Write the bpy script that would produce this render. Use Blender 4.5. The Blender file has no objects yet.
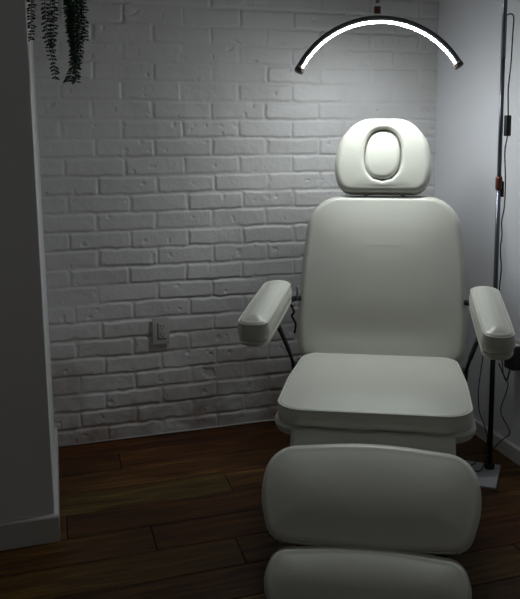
import bpy, bmesh, math, random
import numpy as np
from mathutils import Vector, Matrix

random.seed(7)
sc = bpy.context.scene
C = sc.collection
PI = math.pi

# ------------------------------------------------------------------ helpers
def link(name, me, mat=None, parent=None, smooth=True):
    o = bpy.data.objects.new(name, me)
    C.objects.link(o)
    if mat is not None:
        me.materials.append(mat)
    if smooth:
        me.polygons.foreach_set('use_smooth', [True] * len(me.polygons))
    if parent is not None:
        o.parent = parent
    return o

def mesh(name, verts, faces, mat=None, parent=None, smooth=True):
    me = bpy.data.meshes.new(name)
    me.from_pydata([tuple(v) for v in verts], [], faces)
    bm = bmesh.new(); bm.from_mesh(me)
    bmesh.ops.recalc_face_normals(bm, faces=bm.faces)
    bm.to_mesh(me); bm.free()
    return link(name, me, mat, parent, smooth)

def thing(name, label, cat, loc=(0, 0, 0), rz=0.0, group=None):
    o = bpy.data.objects.new(name, None)
    C.objects.link(o)
    o.empty_display_size = 0.1
    o.location = loc; o.rotation_euler = (0, 0, rz)
    o['label'] = label; o['category'] = cat
    if group: o['group'] = group
    return o

def struct(o):
    o['kind'] = 'structure'
    return o

class MB:
    """collects several shapes into one mesh"""
    def __init__(s): s.v = []; s.f = []
    def add(s, vs, fs):
        n = len(s.v); s.v += [tuple(v) for v in vs]; s.f += [[i + n for i in f] for f in fs]
        return s
    def box(s, c, size, M=None):
        x, y, z = [k / 2 for k in size]
        vs = [Vector((a * x, b * y, d * z)) for a in (-1, 1) for b in (-1, 1) for d in (-1, 1)]
        if M is not None: vs = [M @ v for v in vs]
        vs = [v + Vector(c) for v in vs]
        return s.add(vs, [(0, 1, 3, 2), (4, 6, 7, 5), (0, 4, 5, 1), (2, 3, 7, 6), (0, 2, 6, 4), (1, 5, 7, 3)])
    def tube(s, pts, r, n=12, cap=True, closed=False):
        pts = [Vector(p) for p in pts]
        m = len(pts)
        rs = r if isinstance(r, (list, tuple)) else [r] * m
        up = None; vs = []; fs = []
        for i, p in enumerate(pts):
            if closed: t = pts[(i + 1) % m] - pts[i - 1]
            else: t = pts[min(i + 1, m - 1)] - pts[max(i - 1, 0)]
            t.normalize()
            if up is None:
                up = t.orthogonal().normalized()
            up = (up - t * up.dot(t)).normalized()
            b = t.cross(up)
            for k in range(n):
                a = 2 * PI * k / n
                vs.append(p + (up * math.cos(a) + b * math.sin(a)) * rs[i])
        for i in range(m if closed else m - 1):
            j = (i + 1) % m
            for k in range(n):
                l = (k + 1) % n
                fs.append((i * n + k, i * n + l, j * n + l, j * n + k))
        if cap and not closed:
            fs.append(list(range(n))[::-1]); fs.append([(m - 1) * n + k for k in range(n)])
        return s.add(vs, fs)
    def build(s, name, mat=None, parent=None, smooth=True, bevel=0, seg=3):
        o = mesh(name, s.v, s.f, mat, parent, smooth)
        if bevel:
            b = o.modifiers.new('bevel', 'BEVEL'); b.width = bevel; b.segments = seg
            b.limit_method = 'ANGLE'; b.angle_limit = math.radians(40)
        return o

def spline(pts, n=8):
    """Catmull-Rom through pts"""
    P = [Vector(p) for p in pts]
    P = [P[0] * 2 - P[1]] + P + [P[-1] * 2 - P[-2]]
    out = []
    for i in range(1, len(P) - 2):
        a, b, c, d = P[i - 1:i + 3]
        for k in range(n):
            t = k / n
            out.append(0.5 * ((2 * b) + (c - a) * t + (2 * a - 5 * b + 4 * c - d) * t * t + (3 * b - a - 3 * c + d) * t ** 3))
    out.append(P[-2])
    return out

def fillet(poly, n=14, edge=10):
    """poly: counter-clockwise list of (x, y, r) -> outline points and outward normals"""
    pts = []; nor = []
    m = len(poly); arcs = []
    poly = [list(p) for p in poly]
    def tl(i):
        p = Vector(poly[i][:2]); a = Vector(poly[i - 1][:2]); b = Vector(poly[(i + 1) % m][:2])
        return poly[i][2] * math.tan(abs((p - a).angle(b - p)) / 2)
    for _ in range(4):                      # keep neighbouring corner arcs apart
        for i in range(m):
            j = (i + 1) % m
            L = (Vector(poly[j][:2]) - Vector(poly[i][:2])).length
            q = tl(i) + tl(j)
            if q > .97 * L:
                k = .97 * L / q
                if poly[i][2] > poly[j][2]: poly[i][2] *= max(.3, (0.97 * L - tl(j)) / tl(i)) if .97 * L > tl(j) else k
                else: poly[j][2] *= max(.3, (0.97 * L - tl(i)) / tl(j)) if .97 * L > tl(i) else k
    for i in range(m):
        p = Vector(poly[i][:2]); a = Vector(poly[i - 1][:2]); b = Vector(poly[(i + 1) % m][:2]); r = poly[i][2]
        d1 = (p - a).normalized(); d2 = (b - p).normalized()
        ang = d1.angle_signed(d2) * -1
        n1 = Vector((d1.y, -d1.x)); n2 = Vector((d2.y, -d2.x))
        t = r * math.tan(abs(ang) / 2)
        ctr = p - d1 * t - n1 * r
        arcs.append((ctr, n1, n2, r, ang))
    for i in range(m):
        ctr, n1, n2, r, ang = arcs[i]
        for k in range(n + 1):
            q = ang * k / n
            nn = Vector((n1.x * math.cos(q) - n1.y * math.sin(q), n1.x * math.sin(q) + n1.y * math.cos(q)))
            pts.append(ctr + nn * r); nor.append(nn)
        c2 = arcs[(i + 1) % m]
        e0 = pts[-1]; e1 = c2[0] + c2[1] * c2[3]
        for k in range(1, edge):
            pts.append(e0.lerp(e1, k / edge)); nor.append(n2)
    return pts, nor

def rings_mesh(rings, close0=True, close1=True):
    n = len(rings[0]); vs = [v for r in rings for v in r]; fs = []
    for i in range(len(rings) - 1):
        for k in range(n):
            l = (k + 1) % n
            fs.append((i * n + k, i * n + l, (i + 1) * n + l, (i + 1) * n + k))
    if close0:
        c = sum((Vector(v) for v in rings[0]), Vector()) / n
        vs.append(c); q = len(vs) - 1
        fs += [((k + 1) % n, k, q) for k in range(n)]
    if close1:
        c = sum((Vector(v) for v in rings[-1]), Vector()) / n
        vs.append(c); q = len(vs) - 1; o = (len(rings) - 1) * n
        fs += [(o + k, o + (k + 1) % n, q) for k in range(n)]
    return vs, fs

def pad(outline, T, M, dome=0.012, edge=0.014, back=0.010, bulge=0.003, shape=None):
    """upholstered pad: outline in local xy, thickness T along +z (front face at z=T).
    shape(x, y) adds to the height of the front face."""
    pts, nor = outline
    n = len(pts)
    xa, xb = min(p.x for p in pts), max(p.x for p in pts); ya, yb = min(p.y for p in pts), max(p.y for p in pts)
    c = Vector(((xa + xb) / 2, (ya + yb) / 2)); hx, hy = (xb - xa) / 2, (yb - ya) / 2
    mx, my = max(0, hx - hy * .9), max(0, hy - hx * .9)      # medial segment the rings shrink towards
    rings = []
    def ring(inset, z, s=1.0, f=0.0):
        r = []
        for p, q in zip(pts, nor):
            v = p - q * inset
            if s < 1:
                m = Vector((c.x + mx * (v.x - c.x) / hx, c.y + my * (v.y - c.y) / hy))
                v = m + (v - m) * s
            zz = z
            if shape and f: zz += f * shape(v.x, v.y)
            r.append(M @ Vector((v.x, v.y, zz)))
        rings.append(r)
    for s in (0.2, 0.6): ring(back, 0, s)
    for k in range(5):
        a = PI / 2 * k / 4
        ring(back * (1 - math.sin(a)), back * (1 - math.cos(a)))
    for k in range(1, 6):
        t = k / 6; ring(-bulge * math.sin(PI * t), back + (T - edge - back) * t)
    for k in range(7):
        a = PI / 2 * k / 6
        ring(edge * (1 - math.cos(a)), T - edge + edge * math.sin(a))
    for k in range(1, 15):
        t = k / 15; s = 1 - t
        h = dome * (1 - (s ** 2.0))
        ring(edge, T + h, s, min(1, t * 3))
    return rings_mesh(rings)

def outline_tube(outline, inset, z, M, r, n=8):
    pts, nor = outline
    P = []
    for p, q in zip(pts, nor):
        v = p - q * inset
        w = M @ Vector((v.x, v.y, z))
        if not P or (w - P[-1]).length > 1e-4: P.append(w)
    if (P[0] - P[-1]).length < 1e-4: P.pop()
    return MB().tube(P, r, n, closed=True)

# --------------------------------------------------------------- materials
def material(name, color, rough=0.5, metal=0.0, spec=0.5, coat=0.0):
    m = bpy.data.materials.new(name); m.use_nodes = True
    b = m.node_tree.nodes['Principled BSDF']
    b.inputs['Base Color'].default_value = (*color, 1)
    b.inputs['Roughness'].default_value = rough
    b.inputs['Metallic'].default_value = metal
    b.inputs['Specular IOR Level'].default_value = spec
    b.inputs['Coat Weight'].default_value = coat
    return m

def nd(m, t, **kw):
    n = m.node_tree.nodes.new(t)
    for k, v in kw.items():
        if k in n.inputs: n.inputs[k].default_value = v
        else: setattr(n, k, v)
    return n

def surface_noise(m, scale, amount, bump, bscale, detail=4, stretch=None, dist=0.002):
    """procedural tone variation plus bump"""
    nt = m.node_tree; L = nt.links.new; b = nt.nodes['Principled BSDF']
    tc = nd(m, 'ShaderNodeTexCoord'); src = tc.outputs['Object']
    if stretch:
        mp = nd(m, 'ShaderNodeMapping'); mp.inputs['Scale'].default_value = stretch
        L(src, mp.inputs['Vector']); src = mp.outputs[0]
    n1 = nd(m, 'ShaderNodeTexNoise'); n1.inputs['Scale'].default_value = scale; n1.inputs['Detail'].default_value = detail
    L(src, n1.inputs['Vector'])
    cr = nd(m, 'ShaderNodeValToRGB'); c = b.inputs['Base Color'].default_value[:]
    cr.color_ramp.elements[0].position = 0.3; cr.color_ramp.elements[1].position = 0.7
    cr.color_ramp.elements[0].color = (*[k * (1 - amount) for k in c[:3]], 1)
    cr.color_ramp.elements[1].color = (*[min(1, k * (1 + amount)) for k in c[:3]], 1)
    L(n1.outputs['Fac'], cr.inputs[0]); L(cr.outputs[0], b.inputs['Base Color'])
    n2 = nd(m, 'ShaderNodeTexNoise'); n2.inputs['Scale'].default_value = bscale; n2.inputs['Detail'].default_value = 5
    L(src, n2.inputs['Vector'])
    bp = nd(m, 'ShaderNodeBump'); bp.inputs['Strength'].default_value = bump; bp.inputs['Distance'].default_value = dist
    L(n2.outputs['Fac'], bp.inputs['Height']); L(bp.outputs[0], b.inputs['Normal'])
    return m

M_brick = surface_noise(material('white_painted_brick', (0.56, 0.555, 0.545), 0.5), 2.2, 0.07, 0.35, 90, dist=0.003)
M_wall = surface_noise(material('painted_plaster', (0.66, 0.665, 0.69), 0.5), 1.5, 0.03, 0.15, 60, dist=0.001)
M_partition = surface_noise(material('grey_painted_plaster', (0.66, 0.66, 0.66), 0.6), 1.5, 0.03, 0.12, 60, dist=0.001)
M_ceiling = surface_noise(material('ceiling_paint', (0.7, 0.7, 0.7), 0.8), 2, 0.02, 0.1, 80)
M_trim = surface_noise(material('painted_trim', (0.52, 0.51, 0.49), 0.35), 4, 0.03, 0.05, 30)
M_vinyl = surface_noise(material('ivory_vinyl', (0.56, 0.565, 0.50), 0.34, spec=0.55), 3, 0.02, 0.22, 320, dist=0.0006)
M_vinyl_soft = surface_noise(material('creased_ivory_vinyl', (0.54, 0.545, 0.48), 0.36, spec=0.5), 3, 0.02, 0.35, 26, dist=0.0025)
M_vinyl_flap = surface_noise(material('ivory_vinyl_flap', (0.56, 0.565, 0.505), 0.45), 5, 0.03, 0.5, 22, dist=0.004)
M_black = surface_noise(material('black_steel', (0.008, 0.008, 0.008), 0.6, spec=.25), 8, 0.1, 0.1, 100)
M_pole = surface_noise(material('grey_steel', (0.16, 0.17, 0.20), 0.32, metal=0.8), 8, 0.05, 0.05, 60)
M_copper = surface_noise(material('brown_joint', (0.14, 0.045, 0.025), 0.4, metal=0.3), 20, 0.1, 0.1, 100)
M_arc = surface_noise(material('dark_grey_lamp_body', (0.09, 0.10, 0.105), 0.45, metal=0.2), 20, 0.05, 0.05, 100)
M_cap = surface_noise(material('end_cap', (0.10, 0.085, 0.07), 0.45), 20, 0.1, 0.1, 100)
M_rubber = surface_noise(material('black_rubber', (0.010, 0.010, 0.010), 0.6), 20, 0.1, 0.1, 100)
M_plate = surface_noise(material('light_grey_steel', (0.30, 0.305, 0.31), 0.5), 10, 0.04, 0.1, 60)
M_cover = surface_noise(material('outlet_plastic', (0.42, 0.405, 0.39), 0.4), 10, 0.03, 0.1, 60)
M_slot = surface_noise(material('dark_slot', (0.05, 0.05, 0.05), 0.6), 10, 0.1, 0.1, 60)
M_leaf = surface_noise(material('dark_green_leaf', (0.012, 0.045, 0.022), 0.5), 60, 0.35, 0.1, 200)
M_stem = surface_noise(material('green_stem', (0.02, 0.04, 0.02), 0.6), 60, 0.2, 0.1, 200)
M_pot = surface_noise(material('pot_ceramic', (0.45, 0.44, 0.42), 0.4), 12, 0.05, 0.1, 60)
M_soil = surface_noise(material('potting_soil', (0.03, 0.02, 0.015), 0.9), 60, 0.4, 0.8, 120)

M_led = bpy.data.materials.new('led_diffuser'); M_led.use_nodes = True
_b = M_led.node_tree.nodes['Principled BSDF']
_b.inputs['Base Color'].default_value = (0.9, 0.9, 0.9, 1)
_b.inputs['Emission Color'].default_value = (0.93, 0.98, 1.0, 1)
_b.inputs['Emission Strength'].default_value = 220.0

# wood: colour per plank from a mesh attribute, grain procedural
M_wood = material('dark_wood_planks', (0.1, 0.05, 0.02), 0.5, spec=.22)
def wood():
    m = M_wood; nt = m.node_tree; L = nt.links.new; b = nt.nodes['Principled BSDF']
    at = nd(m, 'ShaderNodeAttribute'); at.attribute_name = 'plank'
    tc = nd(m, 'ShaderNodeTexCoord')
    sep = nd(m, 'ShaderNodeSeparateColor'); L(at.outputs['Color'], sep.inputs[0])
    mp = nd(m, 'ShaderNodeMapping'); mp.inputs['Scale'].default_value = (1.3, 16, 1)
    L(tc.outputs['Object'], mp.inputs['Vector'])
    off = nd(m, 'ShaderNodeVectorMath', operation='MULTIPLY_ADD')
    L(at.outputs['Color'], off.inputs[0]); off.inputs[1].default_value = (31, 17, 9)
    L(mp.outputs[0], off.inputs[2])
    n1 = nd(m, 'ShaderNodeTexNoise'); n1.inputs['Scale'].default_value = 2.4; n1.inputs['Detail'].default_value = 8; n1.inputs['Roughness'].default_value = 0.65
    n1.inputs['Distortion'].default_value = 0.8
    L(off.outputs[0], n1.inputs['Vector'])
    n3 = nd(m, 'ShaderNodeTexNoise'); n3.inputs['Scale'].default_value = 14; n3.inputs['Detail'].default_value = 4
    L(off.outputs[0], n3.inputs['Vector'])
    cr = nd(m, 'ShaderNodeValToRGB')
    cr.color_ramp.elements[0].position = 0.32; cr.color_ramp.elements[0].color = (0.022, 0.010, 0.0035, 1)
    cr.color_ramp.elements[1].position = 0.72; cr.color_ramp.elements[1].color = (0.150, 0.088, 0.021, 1)
    e = cr.color_ramp.elements.new(0.52); e.color = (0.068, 0.036, 0.010, 1)
    L(n1.outputs['Fac'], cr.inputs[0])
    red = nd(m, 'ShaderNodeMix', data_type='RGBA', blend_type='MULTIPLY')
    red.inputs[0].default_value = 1.0
    tint = nd(m, 'ShaderNodeValToRGB')
    tint.color_ramp.elements[0].color = (1.0, 0.55, 0.45, 1); tint.color_ramp.elements[1].color = (1.05, 1.15, 0.9, 1)
    L(sep.outputs['Red'], tint.inputs[0])
    L(cr.outputs[0], red.inputs[6]); L(tint.outputs[0], red.inputs[7])
    val = nd(m, 'ShaderNodeMath', operation='MULTIPLY_ADD'); val.inputs[1].default_value = 0.7; val.inputs[2].default_value = 0.65
    L(sep.outputs['Green'], val.inputs[0])
    fin = nd(m, 'ShaderNodeVectorMath', operation='SCALE'); L(red.outputs[2], fin.inputs[0]); L(val.outputs[0], fin.inputs['Scale'])
    L(fin.outputs[0], b.inputs['Base Color'])
    bp = nd(m, 'ShaderNodeBump'); bp.inputs['Strength'].default_value = 0.25; bp.inputs['Distance'].default_value = 0.002
    L(n3.outputs['Fac'], bp.inputs['Height']); L(bp.outputs[0], b.inputs['Normal'])
wood()

# ------------------------------------------------------------------ camera
F, CX, CY = 746.0, 300.0, 252.0
YAW, PITCH, ROLL, H = math.radians(18.09), math.radians(8.70), math.radians(0.17), 1.25
cam = bpy.data.cameras.new('camera'); co = bpy.data.objects.new('camera', cam); C.objects.link(co)
cam.sensor_fit = 'HORIZONTAL'; cam.sensor_width = 36
cam.lens = F / 520 * 36
cam.shift_x = -(CX - 260) / 520; cam.shift_y = -(299.5 - CY) / 520
fh = Vector((math.sin(YAW), math.cos(YAW), 0)); rt = Vector((math.cos(YAW), -math.sin(YAW), 0)); up = Vector((0, 0, 1))
fw = fh * math.cos(PITCH) - up * math.sin(PITCH); dn = -(up * math.cos(PITCH) + fh * math.sin(PITCH))
r2 = rt * math.cos(ROLL) + dn * math.sin(ROLL); d2 = -rt * math.sin(ROLL) + dn * math.cos(ROLL)
Rm = Matrix((r2, -d2, -fw)).transposed()
co.matrix_world = Matrix.Translation((0, 0, H)) @ Rm.to_4x4()
cam.clip_start = 0.05
sc.camera = co
def ray(px, py): return r2 * ((px - CX) / F) + d2 * ((py - CY) / F) + fw
def at_y(px, py, y): d = ray(px, py); return Vector((0, 0, H)) + d * (y / d.y)
def at_x(px, py, x): d = ray(px, py); return Vector((0, 0, H)) + d * (x / d.x)
def at_d(px, py, dd): return Vector((0, 0, H)) + ray(px, py) * dd

# ------------------------------------------------------------- room shell
WY, WX = 3.07, 1.655         # plane of the brick wall and of the right wall
X0, Y0, ZC = -1.6, -2.2, 2.5

def planks():
    vs = []; fs = []; cols = []
    rng = random.Random(3)
    pitch = 0.155; y = 2.775
    fixed = {0: 0.187, -3: -0.02, -4: 0.24, -5: 0.485, 1: 0.9, -1: 0.80, -2: 0.55}
    k0 = int(math.floor((Y0 - 2.775) / pitch)); k1 = 2
    g = 0.0012
    for k in range(k0, k1 + 1):
        ya = 2.775 + k * pitch; yb = min(ya + pitch, WY + 0.02)
        if yb <= ya: continue
        ya = max(ya, Y0)
        j = fixed.get(k, rng.uniform(-0.6, 0.6))
        xs = [j - 2.4, j - 1.2, j, j + 1.2, j + 2.4, j + 3.6]
        for a, b in zip(xs[:-1], xs[1:]):
            a = max(a, X0); b = min(b, WX + 0.02)
            if b - a < 0.01: continue
            n = len(vs)
            a2, b2, y2, y3 = a + g, b - g, ya + g, yb - g
            e = 0.0015
            vs += [(a2 + e, y2 + e, 0), (b2 - e, y2 + e, 0), (b2 - e, y3 - e, 0), (a2 + e, y3 - e, 0),
                   (a2, y2, -e), (b2, y2, -e), (b2, y3, -e), (a2, y3, -e),
                   (a2, y2, -.012), (b2, y2, -.012), (b2, y3, -.012), (a2, y3, -.012)]
            fs.append((n, n + 1, n + 2, n + 3))
            for q in range(4):
                r = (q + 1) % 4
                fs.append((n + q, n + 4 + q, n + 4 + r, n + r))
                fs.append((n + 4 + q, n + 8 + q, n + 8 + r, n + 4 + r))
            c = (rng.random() if k < 1 else 0.05, rng.random() if k < 1 else 0.3, rng.random(), 1)
            cols += [c] * 12
    n = len(vs)
    vs += [(X0, Y0, -.012), (WX + .02, Y0, -.012), (WX + .02, WY + .02, -.012), (X0, WY + .02, -.012),
           (X0, Y0, -.1), (WX + .02, Y0, -.1), (WX + .02, WY + .02, -.1), (X0, WY + .02, -.1)]
    fs += [(n, n + 1, n + 2, n + 3), (n + 4, n + 7, n + 6, n + 5)] + [(n + q, n + 4 + q, n + 4 + (q + 1) % 4, n + (q + 1) % 4) for q in range(4)]
    cols += [(0.0, 0.0, 0.0, 1)] * 8
    me = bpy.data.meshes.new('floor'); me.from_pydata(vs, [], fs)
    ca = me.color_attributes.new('plank', 'FLOAT_COLOR', 'POINT')
    ca.data.foreach_set('color', [x for c in cols for x in c])
    return struct(link('floor', me, M_wood, smooth=False))
planks()

# value noise on a numpy grid
def vnoise(x, y, seed):
    rs = np.random.RandomState(seed); T = rs.rand(256, 256)
    xi = np.floor(x).astype(int); yi = np.floor(y).astype(int)
    fx = x - xi; fy = y - yi
    fx = fx * fx * (3 - 2 * fx); fy = fy * fy * (3 - 2 * fy)
    g = lambda a, b: T[a % 256, b % 256]
    return (g(xi, yi) * (1 - fx) + g(xi + 1, yi) * fx) * (1 - fy) + (g(xi, yi + 1) * (1 - fx) + g(xi + 1, yi + 1) * fx) * fy - 0.5
def fbm(x, y, s, seed, o=4):
    r = 0; a = 1
    for i in range(o):
        r = r + a * vnoise(x * s, y * s, seed + i); s *= 2.03; a *= 0.5
    return r
def smooth(t): t = np.clip(t, 0, 1); return t * t * (3 - 2 * t)

def grime_and_shade():
    """brownish grime on the lowest courses of the painted brick, deepened with painted-in shade"""
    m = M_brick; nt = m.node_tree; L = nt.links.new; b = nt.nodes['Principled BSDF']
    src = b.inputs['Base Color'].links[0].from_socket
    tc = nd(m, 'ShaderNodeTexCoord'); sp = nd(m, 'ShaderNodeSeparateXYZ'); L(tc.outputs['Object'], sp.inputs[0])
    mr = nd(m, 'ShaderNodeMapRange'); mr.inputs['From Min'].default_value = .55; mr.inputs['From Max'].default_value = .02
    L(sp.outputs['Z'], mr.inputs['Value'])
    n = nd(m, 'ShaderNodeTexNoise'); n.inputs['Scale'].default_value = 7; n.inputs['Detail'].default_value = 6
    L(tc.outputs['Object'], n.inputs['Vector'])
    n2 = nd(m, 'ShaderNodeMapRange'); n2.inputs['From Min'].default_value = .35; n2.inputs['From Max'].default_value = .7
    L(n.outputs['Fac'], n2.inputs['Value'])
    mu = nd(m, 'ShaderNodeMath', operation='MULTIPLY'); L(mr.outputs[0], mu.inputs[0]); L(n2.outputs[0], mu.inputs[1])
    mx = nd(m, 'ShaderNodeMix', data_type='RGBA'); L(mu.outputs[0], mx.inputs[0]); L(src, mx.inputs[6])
    mx.inputs[7].default_value = (0.25, 0.18, 0.15, 1)  # grime brown, made darker to paint shade into the lower wall
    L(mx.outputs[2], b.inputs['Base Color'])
grime_and_shade()

def brick_wall():
    xa, xb, za, zb = -0.075, WX + 0.02, -0.005, ZC
    step = 0.0036
    nx = int((xb - xa) / step) + 1; nz = int((zb - za) / step) + 1
    X, Z = np.meshgrid(np.linspace(xa, xb, nx), np.linspace(za, zb, nz))
    # courses wander a little
    Xw = X + 0.010 * fbm(X, Z, 3.0, 11, 2) + 0.004 * fbm(X, Z, 22, 5, 2)
    Zw = Z + 0.008 * fbm(X + 7, Z, 2.6, 21, 2) + 0.0036 * 1.4 * fbm(X + 3, Z, 26, 31, 2)
    ch, bl = 0.0743, 0.2345
    zr = (Zw - 0.062) / ch; n = np.floor(zr).astype(int) + 0
    shift = np.where(n % 2 == 0, 0.508, 0.386)
    rs = np.random.RandomState(4)
    rowj = (rs.rand(80) - 0.5) * 0.016
    xr = (Xw - shift - rowj[n % 80]) / bl; m = np.floor(xr).astype(int)
    key = (n * 37 + m * 101) % 997
    R1 = rs.rand(997); R2 = rs.rand(997); R3 = rs.rand(997); R4 = rs.rand(997)
    dx0 = (xr - m) * bl - (R2[key] - .5) * 0.006; dx1 = bl - (xr - m) * bl - (R3[key] - .5) * 0.006
    dz0 = (zr - n) * ch - (R4[key] - .5) * 0.004; dz1 = ch - (zr - n) * ch - (R1[key] - .5) * 0.004
    half = 0.0030
    # rounded-rectangle distance inside each brick
    rad = 0.009
    ddx = np.minimum(dx0, dx1) - half; ddz = np.minimum(dz0, dz1) - half
    qx = np.maximum(rad - ddx, 0); qz = np.maximum(rad - ddz, 0)
    d = np.where((qx > 0) & (qz > 0), rad - np.sqrt(qx ** 2 + qz ** 2), np.minimum(ddx, ddz))
    d = d + 0.0030 * fbm(X, Z, 70, 51, 3)
    edge = smooth((d + .001) / 0.0080)
    # some joints are flush with paint
    fill = smooth((fbm(X + 20, Z, 4.5, 71, 2) + 0.12) * 3.0) * 0.55
    depth = 0.0054 * (1 - fill)
    key2 = key
    tilt = (R2[key2] - .5) * 0.0022 * ((dx0 - dx1) / bl) + (R3[key2] - .5) * 0.0030 * ((dz0 - dz1) / ch)
    face = 0.0026 * (R1[key2] - .5) + tilt
    h = edge * depth + edge * face
    rough = fbm(X, Z, 18, 81, 4) * 0.0020 + fbm(X, Z, 110, 91, 2) * 0.0005
    chip = smooth((fbm(X + 5, Z + 2, 30, 61, 2) - 0.42) * 8) * 0.0035
    h = h + rough - chip * edge
    h = h + 0.004 * fbm(X, Z, 1.3, 41, 2)
    # the lowest courses are rougher and run into the floor
    low = smooth((0.26 - Z) / 0.2)
    h = h + low * 0.0040 * fbm(X, Z, 24, 99, 3)
    Y = WY + 0.0045 - h
    me = bpy.data.meshes.new('wall_back')
    nv = nx * nz
    co_ = np.stack([X, Y, Z], -1).reshape(-1, 3)
    idx = np.arange(nv).reshape(nz, nx)
    q = np.stack([idx[:-1, :-1], idx[:-1, 1:], idx[1:, 1:], idx[1:, :-1]], -1).reshape(-1, 4)
    # solid back
    back = np.array([(xa, WY + .12, za), (xb, WY + .12, za), (xb, WY + .12, zb), (xa, WY + .12, zb)])
    co_ = np.vstack([co_, back]); b = nv
    c = [idx[0, 0], idx[0, -1], idx[-1, -1], idx[-1, 0]]
    ex = [[b, b + 3, b + 2, b + 1]]
    loops = q.reshape(-1).tolist() + ex[0]
    sizes = [4] * len(q) + [4]
    sides = [list(idx[0, ::-1]) + [b, b + 1], list(idx[:, -1][::-1]) + [b + 1, b + 2], list(idx[-1, :]) + [b + 2, b + 3], list(idx[:, 0]) + [b + 3, b]]
    for s_ in sides:
        loops += [int(k) for k in s_]; sizes.append(len(s_))
    me.vertices.add(len(co_)); me.vertices.foreach_set('co', co_.reshape(-1))
    me.loops.add(len(loops)); me.loops.foreach_set('vertex_index', loops)
    me.polygons.add(len(sizes)); st = np.concatenate([[0], np.cumsum(sizes)[:-1]])
    me.polygons.foreach_set('loop_start', st)
    me.update(calc_edges=True); me.validate()
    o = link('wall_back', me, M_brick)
    me.polygons.foreach_set('use_smooth', [True] * len(q) + [False] * (len(me.polygons) - len(q)))
    return struct(o)
brick_wall()

struct(MB().box(((WX + .06), (Y0 + WY) / 2, ZC / 2), (.12, WY - Y0 + .1, ZC)).build('wall_right', M_wall, smooth=False))
struct(MB().box(((X0 + WX) / 2, (Y0 + WY) / 2 + .05, ZC + .05), (WX - X0 + .24, WY - Y0 + .24, .1)).build('ceiling', M_ceiling, smooth=False))
struct(MB().box((X0 - .06, (Y0 + WY) / 2, ZC / 2), (.12, WY - Y0 + .1, ZC)).build('wall_left', M_partition, smooth=False))
PX, PY = -0.054, 2.318
struct(MB().box(((X0 + PX) / 2, (PY + WY + .12) / 2, ZC / 2), (PX - X0, WY + .12 - PY, ZC)).build('wall_partition', M_partition, smooth=False, bevel=.003))
# skirting boards
bt = 0.012
def skirting(name, a, b, h, nrm):
    """profiled board from a to b on the floor, thickness towards nrm"""
    a = Vector(a); b = Vector(b); nrm = Vector(nrm)
    prof = [(0, 0), (bt, 0), (bt, h - .006), (bt * .75, h - .001), (bt * .5, h), (0, h)]
    vs = []
    for p in (a, b):
        for d, z in prof: vs.append(p + nrm * d + Vector((0, 0, z)))
    n = len(prof)
    fs = [tuple(range(n)), tuple(range(2 * n - 1, n - 1, -1))] + [(k, (k + 1) % n, n + (k + 1) % n, n + k) for k in range(n)]
    return struct(mesh(name, vs, fs, M_trim, smooth=False))
skirting('baseboard_partition', (X0, PY, 0), (PX + bt, PY, 0), .087, (0, -1, 0))
skirting('baseboard_partition_end', (PX, PY, 0), (PX, WY - .002, 0), .087, (1, 0, 0))
skirting('baseboard_right', (WX, Y0, 0), (WX, WY - .002, 0), .062, (-1, 0, 0))
struct(MB().tube([(-.04, WY - .006, .004), (WX - .014, WY - .006, .004)], .0035, 8).build('trim_1', M_trim))

# ----------------------------------------------------------- brick-wall outlet
def outlet(label, loc, rz, plugged=False):
    t = thing('wall_outlet', label, 'outlet', loc, rz)
    MB().box((0, -.003, 0), (.070, .006, .114)).build('cover_plate', M_cover, t, bevel=.0022)
    MB().box((.003, -.0062, .000), (.036, .0024, .070)).build('surround', M_slot, t, bevel=.0008)
    ins = MB().box((.0045, -.0070, .0015), (.0325, .0034, .0665)).build('receptacle', M_cover, t, bevel=.0012)
    for s in (-1, 1):
        z = .0015 + s * .0175
        b = MB()
        b.box((-.0025, -.0089, z + .003), (.0022, .0012, .009)); b.box((.0105, -.0089, z + .003), (.0022, .0012, .007))
        b.tube([(.004, -.0083, z - .0075), (.004, -.0095, z - .0075)], .0025, 10)
        b.build('slots', M_slot, ins, smooth=False)
    for s in (-1, 1):
        MB().tube([(0, -.0055, s * .048), (0, -.0068, s * .048)], .003, 12).build('screw', M_cover, t, smooth=False)
    return t
outlet('grey two-socket wall outlet set in the white brick wall', (.388, WY - .0085, .455), 0)
outlet('outlet on the smooth right wall with a black plug adapter in it', (WX, 2.365, .425), -PI / 2)

# plug adapter sitting in the right-hand outlet
ad = thing('plug_adapter', 'black plug adapter in the right wall outlet behind the armrest', 'plug', (WX - .0085, 2.365, .425))
MB().box((-.021, 0, -.004), (.040, .058, .092)).build('housing', M_rubber, ad, bevel=.005)
MB().box((-.021, 0, .0445), (.034, .052, .006)).build('top_panel', M_trim, ad, bevel=.002)['label'] = 'pale top panel'
MB().tube(spline([(-.03, .0, -.048), (-.034, .004, -.075), (-.03, .02, -.10), (-.02, .06, -.09), (-.015, .10, -.06)]), .003, 8).build('cord', M_rubber, ad)

# ------------------------------------------------------------------- chair
chair = thing('treatment_chair', 'ivory vinyl reclining treatment chair with padded armrests and face-hole headrest',
              'chair', (.842, 1.903, 0), -math.radians(26))
TB = math.radians(14)        # backrest recline
def frame(org, ex, ey):      # local pad frame -> chair frame
    ex = Vector(ex).normalized(); ey = Vector(ey).normalized(); ez = ex.cross(ey)
    m = Matrix((ex, ey, ez)).transposed().to_4x4(); m.translation = Vector(org)
    return m
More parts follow.
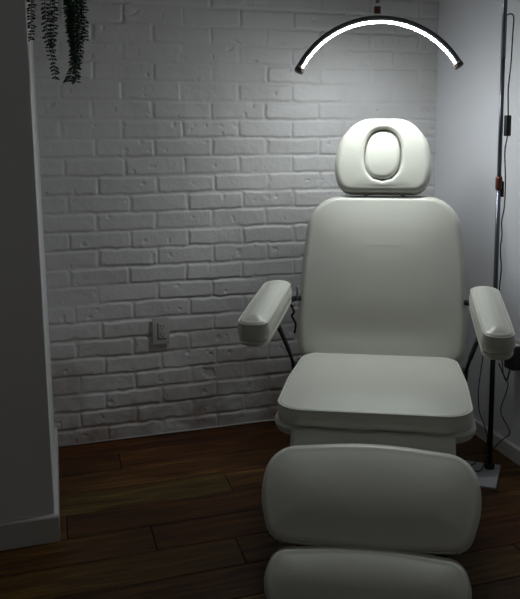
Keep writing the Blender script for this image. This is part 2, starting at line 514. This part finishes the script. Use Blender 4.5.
# --- backrest: local x = chair right, y = up along the back, z = towards the sitter
bdir = Vector((0, math.sin(TB), math.cos(TB)))
bn = Vector((1, 0, 0)).cross(bdir)          # front normal (0,-cos,sin)
b0 = Vector((.004, .585, .415))
BT = .085
Mb = frame(b0 - bn * BT, (1, 0, 0), bdir)
LB = .640
ob = fillet([(-.300, 0, .075), (.300, 0, .075), (.314, .13, .8), (.301, .38, .8), (.275, LB, .135), (-.275, LB, .135), (-.301, .38, .8), (-.314, .13, .8)])
def back_shape(x, y):
    return -.008 * math.exp(-((y - .12) / .09) ** 2) + .004 * math.exp(-((y - .45) / .2) ** 2)
v, f_ = pad(ob, BT, Mb, dome=.016, edge=.026, back=.016, bulge=.004, shape=back_shape)
backrest = mesh('backrest', v, f_, M_vinyl, chair)
outline_tube(ob, -.001, BT - .034, Mb, .0028).build('piping', M_vinyl, backrest)
# faint stitched script on the backrest
mk = MB()
rng = random.Random(5)
Pm = []
x = -.062
zt = BT + .0182
for k in range(46):
    t = k / 45
    amp = .009 * (0.4 + .6 * abs(math.sin(7 * t * PI))) if 0.15 < t < 0.9 else .003
    Pm.append(Mb @ Vector((-.058 + .125 * t + .003 * math.sin(k * 2.1), .446 + amp * math.sin(k * 1.7), zt)))
mk.tube(spline(Pm, 3), .0006, 5)
mk.tube([Mb @ Vector((-.035 + .08 * k / 10, .434, zt)) for k in range(11)], .0005, 5)
mk.build('stitched_script', M_vinyl, backrest)
# --- headrest with oval face hole
HT = .085
h0 = b0 + bdir * .650 + bn * .012 + Vector((0, 0, 0))
Mh = frame(h0 - bn * HT + Vector((-.006, 0, 0)), (1, 0, 0), bdir)
oh = fillet([(-.152, 0, .055), (.152, 0, .055), (.187, .085, .20), (.164, .205, .15), (.096, .286, .11), (-.096, .286, .11), (-.164, .205, .15), (-.187, .085, .20)], n=12, edge=4)
hole_c = Vector((.000, .143))
def hole_pt(ang, a=.0700, b=.0990, p=2.3):
    c_, s_ = math.cos(ang), math.sin(ang)
    r = 1 / ((abs(c_) / a) ** p + (abs(s_) / b) ** p) ** (1 / p)
    return Vector((c_ * r, s_ * r)) + hole_c
def headrest():
    pts, nor = oh
    def R_(inset, z): return [Mh @ Vector((p.x - q.x * inset, p.y - q.y * inset, z)) for p, q in zip(pts, nor)]
    ang = [math.atan2(p.y - hole_c.y, p.x - hole_c.x) for p in pts]
    rings = []
    E = .023; B = .014; T = HT
    rings.append([Mh @ Vector((*hole_pt(a), .012)) for a in ang])
    rings.append([Mh @ Vector((*((p - q * B) * .5 + hole_pt(a) * .5), 0.0)) for p, q, a in zip(pts, nor, ang)])
    for k in range(5):
        a = PI / 2 * k / 4; rings.append(R_(B * (1 - math.sin(a)), B * (1 - math.cos(a))))
    for k in range(1, 5):
        t = k / 5; rings.append(R_(-.003 * math.sin(PI * t), B + (T - E - B) * t))
    for k in range(8):
        a = PI / 2 * k / 7; rings.append(R_(E * (1 - math.cos(a)), T - E + E * math.sin(a)))
    for k in range(1, 9):
        t = k / 9
        rings.append([Mh @ Vector((*((p - q * E) * (1 - t) + (hole_pt(a, .083, .112)) * t), T + .003 * math.sin(PI / 2 * t))) for p, q, a in zip(pts, nor, ang)])
    for k in range(8):
        a_ = PI / 2 * k / 7; w = .013
        rings.append([Mh @ Vector((*hole_pt(a, .070 + w * (1 - math.sin(a_)), .099 + w * (1 - math.sin(a_))), T + .003 - .018 * (1 - math.cos(a_)))) for a in ang])
    for z in (.045, .03, .012): rings.append([Mh @ Vector((*hole_pt(a), z)) for a in ang])
    return rings_mesh(rings, False, False)
v, f_ = headrest()
head = mesh('headrest', v, f_, M_vinyl_soft, chair)
outline_tube(oh, -.001, HT - .034, Mh, .0026).build('piping', M_vinyl, head)
def plug():
    rings = []
    N = 72; T0, T1 = .010, .082
    tl = Matrix.Rotation(math.radians(-3), 4, 'Z') @ Matrix.Rotation(math.radians(-5), 4, 'X')
    def rg(s, z, ins=0):
        r = []
        for k in range(N):
            p = hole_pt(2 * PI * k / N, .0660 - ins, .0945 - ins, 2.5) - hole_c
            q = tl @ Vector((p.x * s, p.y * s, z - .05))
            r.append(Mh @ (q + Vector((hole_c.x - .002, hole_c.y + .001, .05))))
        rings.append(r)
    for s in (.3, .7, .95): rg(s, T0)
    rg(1, T0 + .006); rg(1, .04); rg(1, T1 - .016)
    for k in range(1, 7):
        a = PI / 2 * k / 6; rg(1, T1 - .016 + .016 * math.sin(a), .018 * (1 - math.cos(a)))
    for k in range(1, 8):
        t = k / 8; rg(1 - t, T1 + .006 * (1 - (1 - t) ** 2.2), .018)
    return rings_mesh(rings)
v, f_ = plug()
mesh('face_hole_cushion', v, f_, M_vinyl_soft, head)['label'] = 'oval cushion filling the face hole'
for s in (-1, 1):
    MB().tube([b0 - bn * .05 + bdir * .58 + Vector((s * .07, 0, 0)), b0 - bn * .05 + bdir * .70 + Vector((s * .07, 0, 0))], .008, 12).build('headrest_post', M_black, chair)
MB().box(b0 - bn * (BT + .012) + bdir * .30, (.36, .02, .50), Matrix.Rotation(-TB, 3, 'X')).build('back_panel', M_black, chair, bevel=.006)

# --- seat
zs = .460
os_ = fillet([(-.290, .004, .085), (.290, .004, .085), (.293, .30, .8), (.276, .60, .075), (-.276, .60, .075), (-.293, .30, .8)])
Ms = frame((0, 0, zs - .058), (1, 0, 0), (0, 1, 0))
def seat_shape(x, y):
    return .006 * math.exp(-((y - .12) / .14) ** 2)
v, f_ = pad(os_, .058, Ms, dome=.020, edge=.012, back=.006, bulge=.003, shape=seat_shape)
seat = mesh('seat', v, f_, M_vinyl, chair)
outline_tube(os_, .0008, .0530, Ms, .0038).build('piping', M_vinyl, seat)
os2 = fillet([(-.303, .006, .090), (.303, .006, .090), (.304, .30, .8), (.280, .60, .08), (-.280, .60, .08), (-.304, .30, .8)])
Ms2 = frame((0, 0, .364), (1, 0, 0), (0, 1, 0))
v, f_ = pad(os2, .040, Ms2, dome=0, edge=.005, back=.026, bulge=.002)
mesh('seat_base', v, f_, M_vinyl, chair)

# --- leg pads, tilted forward towards the floor
TL = math.radians(42)
ldir = Vector((0, math.sin(TL), math.cos(TL)))     # up along the pad
ln = Vector((1, 0, 0)).cross(ldir)
l0 = Vector((0, -.075, .394))                      # top edge of the upper pad, front face
LT = .055
U = .275
Ml = frame(l0 - ldir * U - ln * LT, (1, 0, 0), ldir)
ol = fillet([(-.262, .008, .06), (0, -.004, 1.2), (.262, .008, .06), (.304, .13, .30), (.282, U - .016, .090), (0, U + .012, 1.2), (-.282, U - .016, .090), (-.304, .13, .30)])
v, f_ = pad(ol, LT, Ml, dome=.018, edge=.020, back=.010, bulge=.003)
legp = mesh('leg_rest', v, f_, M_vinyl, chair)
outline_tube(ol, -.0005, LT - .021, Ml, .0026).build('piping', M_vinyl, legp)
E_ = .165
e0 = l0 - ldir * (U + .001) + ln * .0
Me = frame(e0 - ldir * E_ - ln * LT, (1, 0, 0), ldir)
oe = fillet([(-.240, 0, .055), (.240, 0, .055), (.270, .07, .15), (.246, E_ - .014, .055), (0, E_ + .012, 1.2), (-.246, E_ - .014, .055), (-.270, .07, .15)])
v, f_ = pad(oe, LT, Me, dome=.014, edge=.020, back=.010, bulge=.003)
fr = mesh('foot_rest', v, f_, M_vinyl, chair)
outline_tube(oe, -.0005, LT - .021, Me, .0026).build('piping', M_vinyl, fr)
# support rails and small bolts between the pads
for s in (-1, 1):
    MB().tube([l0 - ldir * (U + E_ - .03) - ln * (LT + .022) + Vector((s * .17, 0, 0)), l0 - ldir * .02 - ln * (LT + .022) + Vector((s * .17, 0, 0)), Vector((s * .17, .10, .335))], .009, 10).build('leg_rail', M_black, chair)
    MB().tube([l0 - ldir * (U + .001) - ln * .016 + Vector((s * .232, 0, 0)), l0 - ldir * (U + .001) - ln * .005 + Vector((s * .232, 0, 0))], .004, 10).build('bolt', M_pole, chair)
# vinyl flap between seat and leg rest
fl = []; n1, n2 = 40, 10
for j in range(n2 + 1):
    t = j / n2
    for i in range(n1 + 1):
        u = -.238 + .476 * i / n1
        p0 = Vector((u, -.004, .402)); p1 = Vector((u * 1.0, -.036, .340))
        p = p0.lerp(p1, t); p.y += -.006 * math.sin(PI * t)
        p.z += .002 * math.sin(u * 26 + t * 2) + .0015 * math.sin(u * 61)
        fl.append(p)
ff = [(j * (n1 + 1) + i, j * (n1 + 1) + i + 1, (j + 1) * (n1 + 1) + i + 1, (j + 1) * (n1 + 1) + i) for j in range(n2) for i in range(n1)]
flap = mesh('vinyl_flap', fl, ff, M_vinyl_flap, chair)
sd = flap.modifiers.new('thick', 'SOLIDIFY'); sd.thickness = .003; sd.offset = 0

# --- armrests
def armrest(front, rear, w0, w1):
    f0 = Vector(front); r0 = Vector(rear); L = (r0 - f0).length; d = (r0 - f0).normalized()
    ex = Vector((d.y, -d.x, 0)).normalized()
    T = .060
    ez = ex.cross(d)
    Ma = frame(f0 - ez * T, ex, d)
    oa = fillet([(-w0, 0, .038), (w0, 0, .038), (w0 * 1.03, L * .4, .8), (w1, L, .0455), (-w1, L, .0455), (-w0 * 1.03, L * .4, .8)])
    v, f_ = pad(oa, T, Ma, dome=.009, edge=.018, back=.004, bulge=.003)
    a = mesh('armrest', v, f_, M_vinyl, chair)
    outline_tube(oa, .0022, T - .0075, Ma, .0024).build('piping', M_vinyl, a)
    oa2 = fillet([(-w0 + .001, .001, .037), (w0 - .001, .001, .037), (w0 * 1.01, L * .4, .8), (w1 - .001, L - .001, .0445), (-w1 + .001, L - .001, .0445), (-w0 * 1.01, L * .4, .8)])
    Mb2 = frame(f0 - ez * (T + .021), ex, d)
    v, f_ = pad(oa2, .0195, Mb2, dome=0, edge=.003, back=.010, bulge=.001)
    mesh('armrest_base', v, f_, M_vinyl, a)
    # bracket under the pad
    ub = r0 - d * (L * .40) - ez * (T + .030)
    MB().box(ub, (.040, L * .62, .016), Mb2.to_3x3()).build('arm_bracket', M_black, chair, bevel=.003)
    return ub, d
ARM = [(-1, armrest((-.368, .045, .704), (-.340, .415, .771), .048, .047)),
       (1, armrest((.357, .030, .694), (.345, .410, .768), .046, .047))]
for s, (ub, d) in ARM:
    # cross bar from the arm bracket into the back frame
    bk = ub + d * .08
    MB().tube(spline([bk, bk + Vector((0, .06, -.005)), Vector((s * .330, .60, .655)), Vector((s * .315, .655, .650)), Vector((s * .24, .69, .650))], 5), .010, 10).build('cross_bar', M_black, chair)
    MB().tube(spline([ub + d * .03, Vector((s * .338, .39, .60)), Vector((s * .318, .47, .50)), Vector((s * .302, .51, .42))], 5), [.009] * 6 + [.008] * 5 + [.006] * 5, 10).build('support_strut', M_black, chair)
    MB().tube([Vector((s * .304, .51, .445)), Vector((s * .300, .51, .38))], .012, 10).build('pivot_joint', M_black, chair)
zl = .65
# lever hanging below the left cross bar
MB().tube(spline([(-.330, .60, zl - .01), (-.318, .60, zl - .04), (-.326, .60, zl - .055), (-.312, .60, zl - .085), (-.316, .60, zl - .12)], 5), .0045, 8).build('release_lever', M_black, chair)
MB().tube([(-.308, .62, zl + .0), (-.308, .62, zl + .055)], .004, 8).build('release_pin', M_pole, chair)
# --- frame under the seat and pedestal
MB().box((0, .32, .335), (.42, .42, .030)).build('seat_frame', M_black, chair, bevel=.004)
MB().box((0, .33, .20), (.16, .20, .25)).build('lift_column', M_black, chair, bevel=.008)
MB().box((0, .36, .035), (.46, .68, .07)).build('base_cover', M_black, chair, bevel=.012)

# --------------------------------------------------------------- floor lamp
PB = Vector((1.510, 2.318, 0))
lamp = thing('floor_lamp', 'arched half-moon LED floor lamp with grey pole standing behind the treatment chair', 'lamp', (0, 0, 0))
lamp.location = PB
inv = -PB
def W2L(p): return Vector(p) + inv
# base plate
cr = Vector((1.442, 2.166, 0)); ea = Vector((-.79, .61, 0)).normalized(); eb_ = Vector((.61, .79, 0)).normalized()
cc = cr + ea * .13 + eb_ * .10
rotp = Matrix.Rotation(math.atan2(ea.y, ea.x), 3, 'Z')
MB().box(W2L(cc + Vector((0, 0, .006))), (.26, .20, .012), rotp).build('base_plate', M_plate, lamp, bevel=.003)
MB().tube([W2L(PB + Vector((0, 0, .012))), W2L(PB + Vector((0, 0, .030)))], .019, 20).build('pole_socket', M_black, lamp)
lean = Vector((-.014, -.010, 0))
def pole_at(z): return PB + lean * (z / 1.7) + Vector((0, 0, z))
MB().tube([W2L(pole_at(.02)), W2L(pole_at(.60))], .0095, 16).build('lower_pole', M_black, lamp)
MB().tube([W2L(pole_at(.60)), W2L(pole_at(1.08))], .0085, 16).build('middle_pole', M_pole, lamp)
MB().tube([W2L(pole_at(1.08)), W2L(pole_at(1.52))], .0078, 16).build('middle_pole', M_pole, lamp)
MB().tube([W2L(pole_at(1.52)), W2L(pole_at(2.02))], .0090, 16).build('upper_pole', M_pole, lamp)
MB().tube([W2L(pole_at(1.065)), W2L(pole_at(1.072)), W2L(pole_at(1.105)), W2L(pole_at(1.112))], [.0105, .0125, .0125, .0105], 18).build('collar', M_copper, lamp)['label'] = 'brown collar joint'
MB().tube([W2L(pole_at(1.04)) + Vector((.010, -.006, 0)), W2L(pole_at(1.095)) + Vector((.010, -.006, 0))], .007, 12).build('clamp_screw', M_rubber, lamp)
MB().tube([W2L(pole_at(.585)), W2L(pole_at(.60)), W2L(pole_at(.61))], [.011, .012, .011], 18).build('collar', M_black, lamp)
# arm above the frame, out to the hanging joint
DL = 2.63
J = at_d(377.5, 9, DL)
top = pole_at(2.02)
ap = Vector((J.x, J.y, 2.06))
arm_pts = [top, top + Vector((-.01, .002, .04)), top.lerp(ap, .15) + Vector((0, 0, .05)), top.lerp(ap, .5) + Vector((0, 0, .05)), top.lerp(ap, .88) + Vector((0, 0, .02)), Vector((J.x, J.y, 1.98)), Vector((J.x, J.y, J.z + .02))]
MB().tube([W2L(p) for p in spline(arm_pts, 6)], .0075, 14).build('curved_arm', M_pole, lamp)
MB().tube([W2L(J + Vector((0, 0, -.016))), W2L(J + Vector((0, 0, .008)))], .012, 18).build('hanging_joint', M_copper, lamp)['label'] = 'brown hanging joint'
# the arc: circle in a plane facing the camera side
A1 = at_d(297, 67, DL + .0); A2 = at_d(375.5, 17.0, DL); A3 = at_d(460.5, 62, DL)
def circle3(a, b, c):
    ab = b - a; ac = c - a; n = ab.cross(ac)
    ctr = a + (n.cross(ab) * ac.length_squared + ac.cross(n) * ab.length_squared) / (2 * n.length_squared)
    return ctr, (a - ctr).length, n.normalized()
ctr, Rr, nn = circle3(A1, A2, A3)
if nn.dot(fw) > 0: nn = -nn               # nn points to the front
u1 = (A1 - ctr).normalized(); v1 = nn.cross(u1)
def ang_of(p): d = p - ctr; return math.atan2(d.dot(v1), d.dot(u1))
a3 = ang_of(A3); a2 = ang_of(A2)
if a3 < 0 and a2 < 0: sgn = -1
else: sgn = 1
span = abs(a3)
NA = 56
def sweep(profile, t0, t1, n=NA):
    """profile: list of (radial, forward) offsets, swept round the arc"""
    rings = []
    for i in range(n + 1):
        a = sgn * (t0 + (t1 - t0) * i / n)
        rad = u1 * math.cos(a) + v1 * math.sin(a)
        rings.append([W2L(ctr + rad * (Rr + r) + nn * w) for r, w in profile])
    m = len(profile); vs = [p for r in rings for p in r]; fs = []
    for i in range(n):
        for k in range(m):
            l = (k + 1) % m
            fs.append((i * m + k, i * m + l, (i + 1) * m + l, (i + 1) * m + k))
    fs.append(list(range(m))); fs.append([n * m + k for k in range(m)])
    return vs, fs
BF = -.014
body = [(.000, -.016), (.002, .010), (-.004, .016), (-.016, .014), (-.019, -.012), (-.014, -.020), (-.006, -.021)]
v, f_ = sweep(body, .0, span)
arc = mesh('arc_body', v, f_, M_arc, lamp)
# diffuser: a rounded bar on the inner, front side of the body
cr_, cw_ = -.0185, .002
dif = [(cr_ + .0032 * math.cos(t), cw_ + .0085 * math.sin(t)) for t in [math.radians(k) for k in range(0, 360, 24)]]
v, f_ = sweep(dif, .02, span - .02)
mesh('led_strip', v, f_, M_led, arc)
for (a, b) in ((-.045, .012), (span - .012, span + .045)):
    v, f_ = sweep([(.003, -.022), (.004, .012), (-.003, .019), (-.022, .020), (-.029, .010), (-.028, -.014), (-.018, -.024)], a, b, 4)
    mesh('end_cap', v, f_, M_cap, arc).modifiers.new('bevel', 'BEVEL').width = .003
# controller and cable on the pole
side = Vector((.012, -.008, 0))
bx0 = pole_at(1.29) + Vector((.019, -.013, 0))
MB().box(W2L(bx0), (.020, .018, .072)).build('controller', M_rubber, lamp, bevel=.003)
def cb(z, k=1.0, j=0): return W2L(pole_at(z) + Vector((.011 * k, -.009 * k, 0)) + Vector((j, 0, 0)))
MB().tube(spline([cb(1.665, .6), cb(1.668, 1.5), cb(1.655, 2.2), cb(1.60, 2.1), cb(1.50, 1.9), cb(1.42, 1.5), cb(1.36, 1.6), cb(1.325, 1.7)], 6), .0023, 8).build('cable', M_rubber, lamp)
MB().tube(spline([cb(1.255, 1.7), cb(1.20, 1.2), cb(1.12, 1.5), cb(1.06, 1.6), cb(1.00, 1.5), cb(.95, 1.0), cb(.90, 1.2), cb(.85, .9), cb(.78, 1.3), cb(.70, 1.0), cb(.60, 1.3)], 6), .0023, 8).build('cable', M_rubber, lamp)
def fl_(px, py, d): return W2L(at_d(px, py, d))
MB().tube(spline([cb(.60, 1.3), fl_(503, 372, 2.68), fl_(508, 385, 2.68), fl_(501, 408, 2.72), fl_(503, 418, 2.76), fl_(508, 427, 2.78), fl_(509.5, 434, 2.80), fl_(502, 440, 2.84), fl_(494, 448, 2.88)], 6), .0021, 8).build('cable', M_rubber, lamp)
MB().tube(spline([cb(.62, -1.0), fl_(479.5, 380, 2.74), fl_(478.5, 402, 2.78), fl_(480, 414, 2.80), fl_(484, 424, 2.82), fl_(487.5, 438, 2.84), fl_(485, 452, 2.84), fl_(484.5, 462, 2.82), fl_(481, 470, 2.795), fl_(476, 471, 2.79), fl_(470, 468, 2.80), fl_(466, 464, 2.82)], 6), .0021, 8).build('cable', M_rubber, lamp)
MB().tube(spline([fl_(478, 458, 2.835), fl_(475, 463, 2.82), fl_(470, 466, 2.81), fl_(464, 464, 2.82)], 6), .0021, 8).build('cable', M_rubber, lamp)

# ------------------------------------------------------------ hanging plant
DPl = 2.20
pc = at_d(56, 20, DPl); pc.z = 1.72
plant = thing('hanging_plant', 'dark green trailing plant hanging over the corner of the grey partition', 'plant', pc)
def PL(p): return Vector(p) - pc
prof = [(.0, .0), (.045, .0), (.055, .01), (.070, .09), (.074, .10), (.074, .112), (.068, .112), (.064, .098), (.0, .095)]
vs = []; fs = []; NS = 32
for i, (r, z) in enumerate(prof):
    for k in range(NS):
        a = 2 * PI * k / NS; vs.append((r * math.cos(a), r * math.sin(a), z))
for i in range(len(prof) - 1):
    for k in range(NS):
        l = (k + 1) % NS; fs.append((i * NS + k, i * NS + l, (i + 1) * NS + l, (i + 1) * NS + k))
mesh('pot', vs, fs, M_pot, plant)
bmS = MB(); bmS.tube([(0, 0, .094), (0, 0, .103)], .064, 32); bmS.build('soil', M_soil, plant)
for k in range(3):
    a = 2 * PI * k / 3 + .4
    MB().tube([(.072 * math.cos(a), .072 * math.sin(a), .108), (0, 0, .42), (0, 0, ZC - pc.z)], .0015, 6).build('hanger_cord', M_rubber, plant)
rp = random.Random(9)
def vine(pix, depth, size, spacing, dens=1):
    pts = [at_d(x, y, depth) for x, y in pix]
    first = pts[0]
    # over the pot rim and down
    dirh = Vector((first.x - pc.x, first.y - pc.y, 0))
    dirh = dirh.normalized() if dirh.length > 1e-3 else Vector((1, 0, 0))
    up_ = [pc + Vector((0, 0, .10)) + dirh * .045, pc + Vector((0, 0, .128)) + dirh * .078, pc + Vector((0, 0, .07)) + dirh * .092 * 1.0]
    path = [PL(p) for p in spline(up_ + [first.lerp(up_[-1], .3)] + pts, 8)]
    st = MB().tube(path, .0011, 6).build('vine', M_stem, plant)
    lv = MB()
    acc = 0; last = path[0]; ph = rp.random() * 6
    for i in range(1, len(path)):
        seg = path[i] - path[i - 1]; L = seg.length
        k = 0
        while acc < L:
            p = path[i - 1] + seg * (acc / L)
            acc += spacing
            for s in ((-1, 1) if dens == 1 else (-1, 0, 1)):
                th = ph + rp.uniform(-.5, .5)
                ph += .25
                base = r2 * (s if s else rp.uniform(-.3, .3)) + fw * (rp.uniform(-.8, .8) if s else -1)
                dr = (base.normalized() + Vector((0, 0, rp.uniform(-.75, .0)))).normalized()
                ln_ = size * rp.uniform(.8, 1.2)
                c = p + dr * ln_ * .55
                sd_ = dr.cross(Vector((0, 0, 1)) if abs(dr.z) < .9 else r2).normalized(); nr = dr.cross(sd_)
                vv = []
                for q, w in ((-.5, .15), (-.25, .8), (.1, 1), (.4, .6), (.55, .1)):
                    for a in range(6):
                        an = a * PI / 3
                        vv.append(c + dr * (ln_ * q) + sd_ * (math.cos(an) * w * ln_ * .30) + nr * (math.sin(an) * w * ln_ * .20))
                f2 = [(j * 6 + a, j * 6 + (a + 1) % 6, (j + 1) * 6 + (a + 1) % 6, (j + 1) * 6 + a) for j in range(4) for a in range(6)]
                lv.add(vv, f2 + [list(range(6)), [24 + a for a in range(6)]])
        acc -= L
    lv.build('leaves', M_leaf, st)
vine([(31, -4), (31, 15), (31.2, 30), (30.5, 40)], 2.16, .0135, .0085)
vine([(44, -4), (45, 12), (47, 30), (50, 50), (54, 66), (56, 80)], 2.2, .0150, .0110)
vine([(55, -4), (54.5, 12), (53.5, 30), (51, 46)], 2.2, .0145, .0110)
vine([(50, -4), (50, 12), (50.5, 30), (53, 52)], 2.2, .0120, .0105)
for px in ([(66, -4), (69, 20), (73, 45), (75.5, 66), (76, 82)], [(70, -4), (72, 25), (74, 52), (72, 68), (68, 81)],
           [(75, -4), (75, 30), (77, 60), (77, 79)], [(79, -4), (80, 20), (79, 42), (77, 60)],
           [(72, -4), (71, 18), (74, 42), (75, 55)], [(68, -4), (71, 22), (72, 42)], [(77, -4), (76, 20), (76, 45)]):
    vine(px, 2.2 + rp.uniform(-.02, .02), .0140, .0082, 2)
vine([(83, -4), (84, 16), (85, 34), (84, 42)], 2.2, .0125, .0100)
vine([(81, -4), (82, 22), (81, 44), (79, 64)], 2.2, .0125, .0100)

# ------------------------------------------------------------------- light
w = bpy.data.worlds.new('world'); sc.world = w; w.use_nodes = True
w.node_tree.nodes['Background'].inputs[0].default_value = (1.0, 0.98, 0.92, 1)
w.node_tree.nodes['Background'].inputs[1].default_value = 0.13

sc.view_settings.view_transform = 'Standard'
sc.view_settings.look = 'None'
sc.view_settings.gamma = 1.0
sc.view_settings.use_curve_mapping = False
sc.view_settings.exposure = 0.0
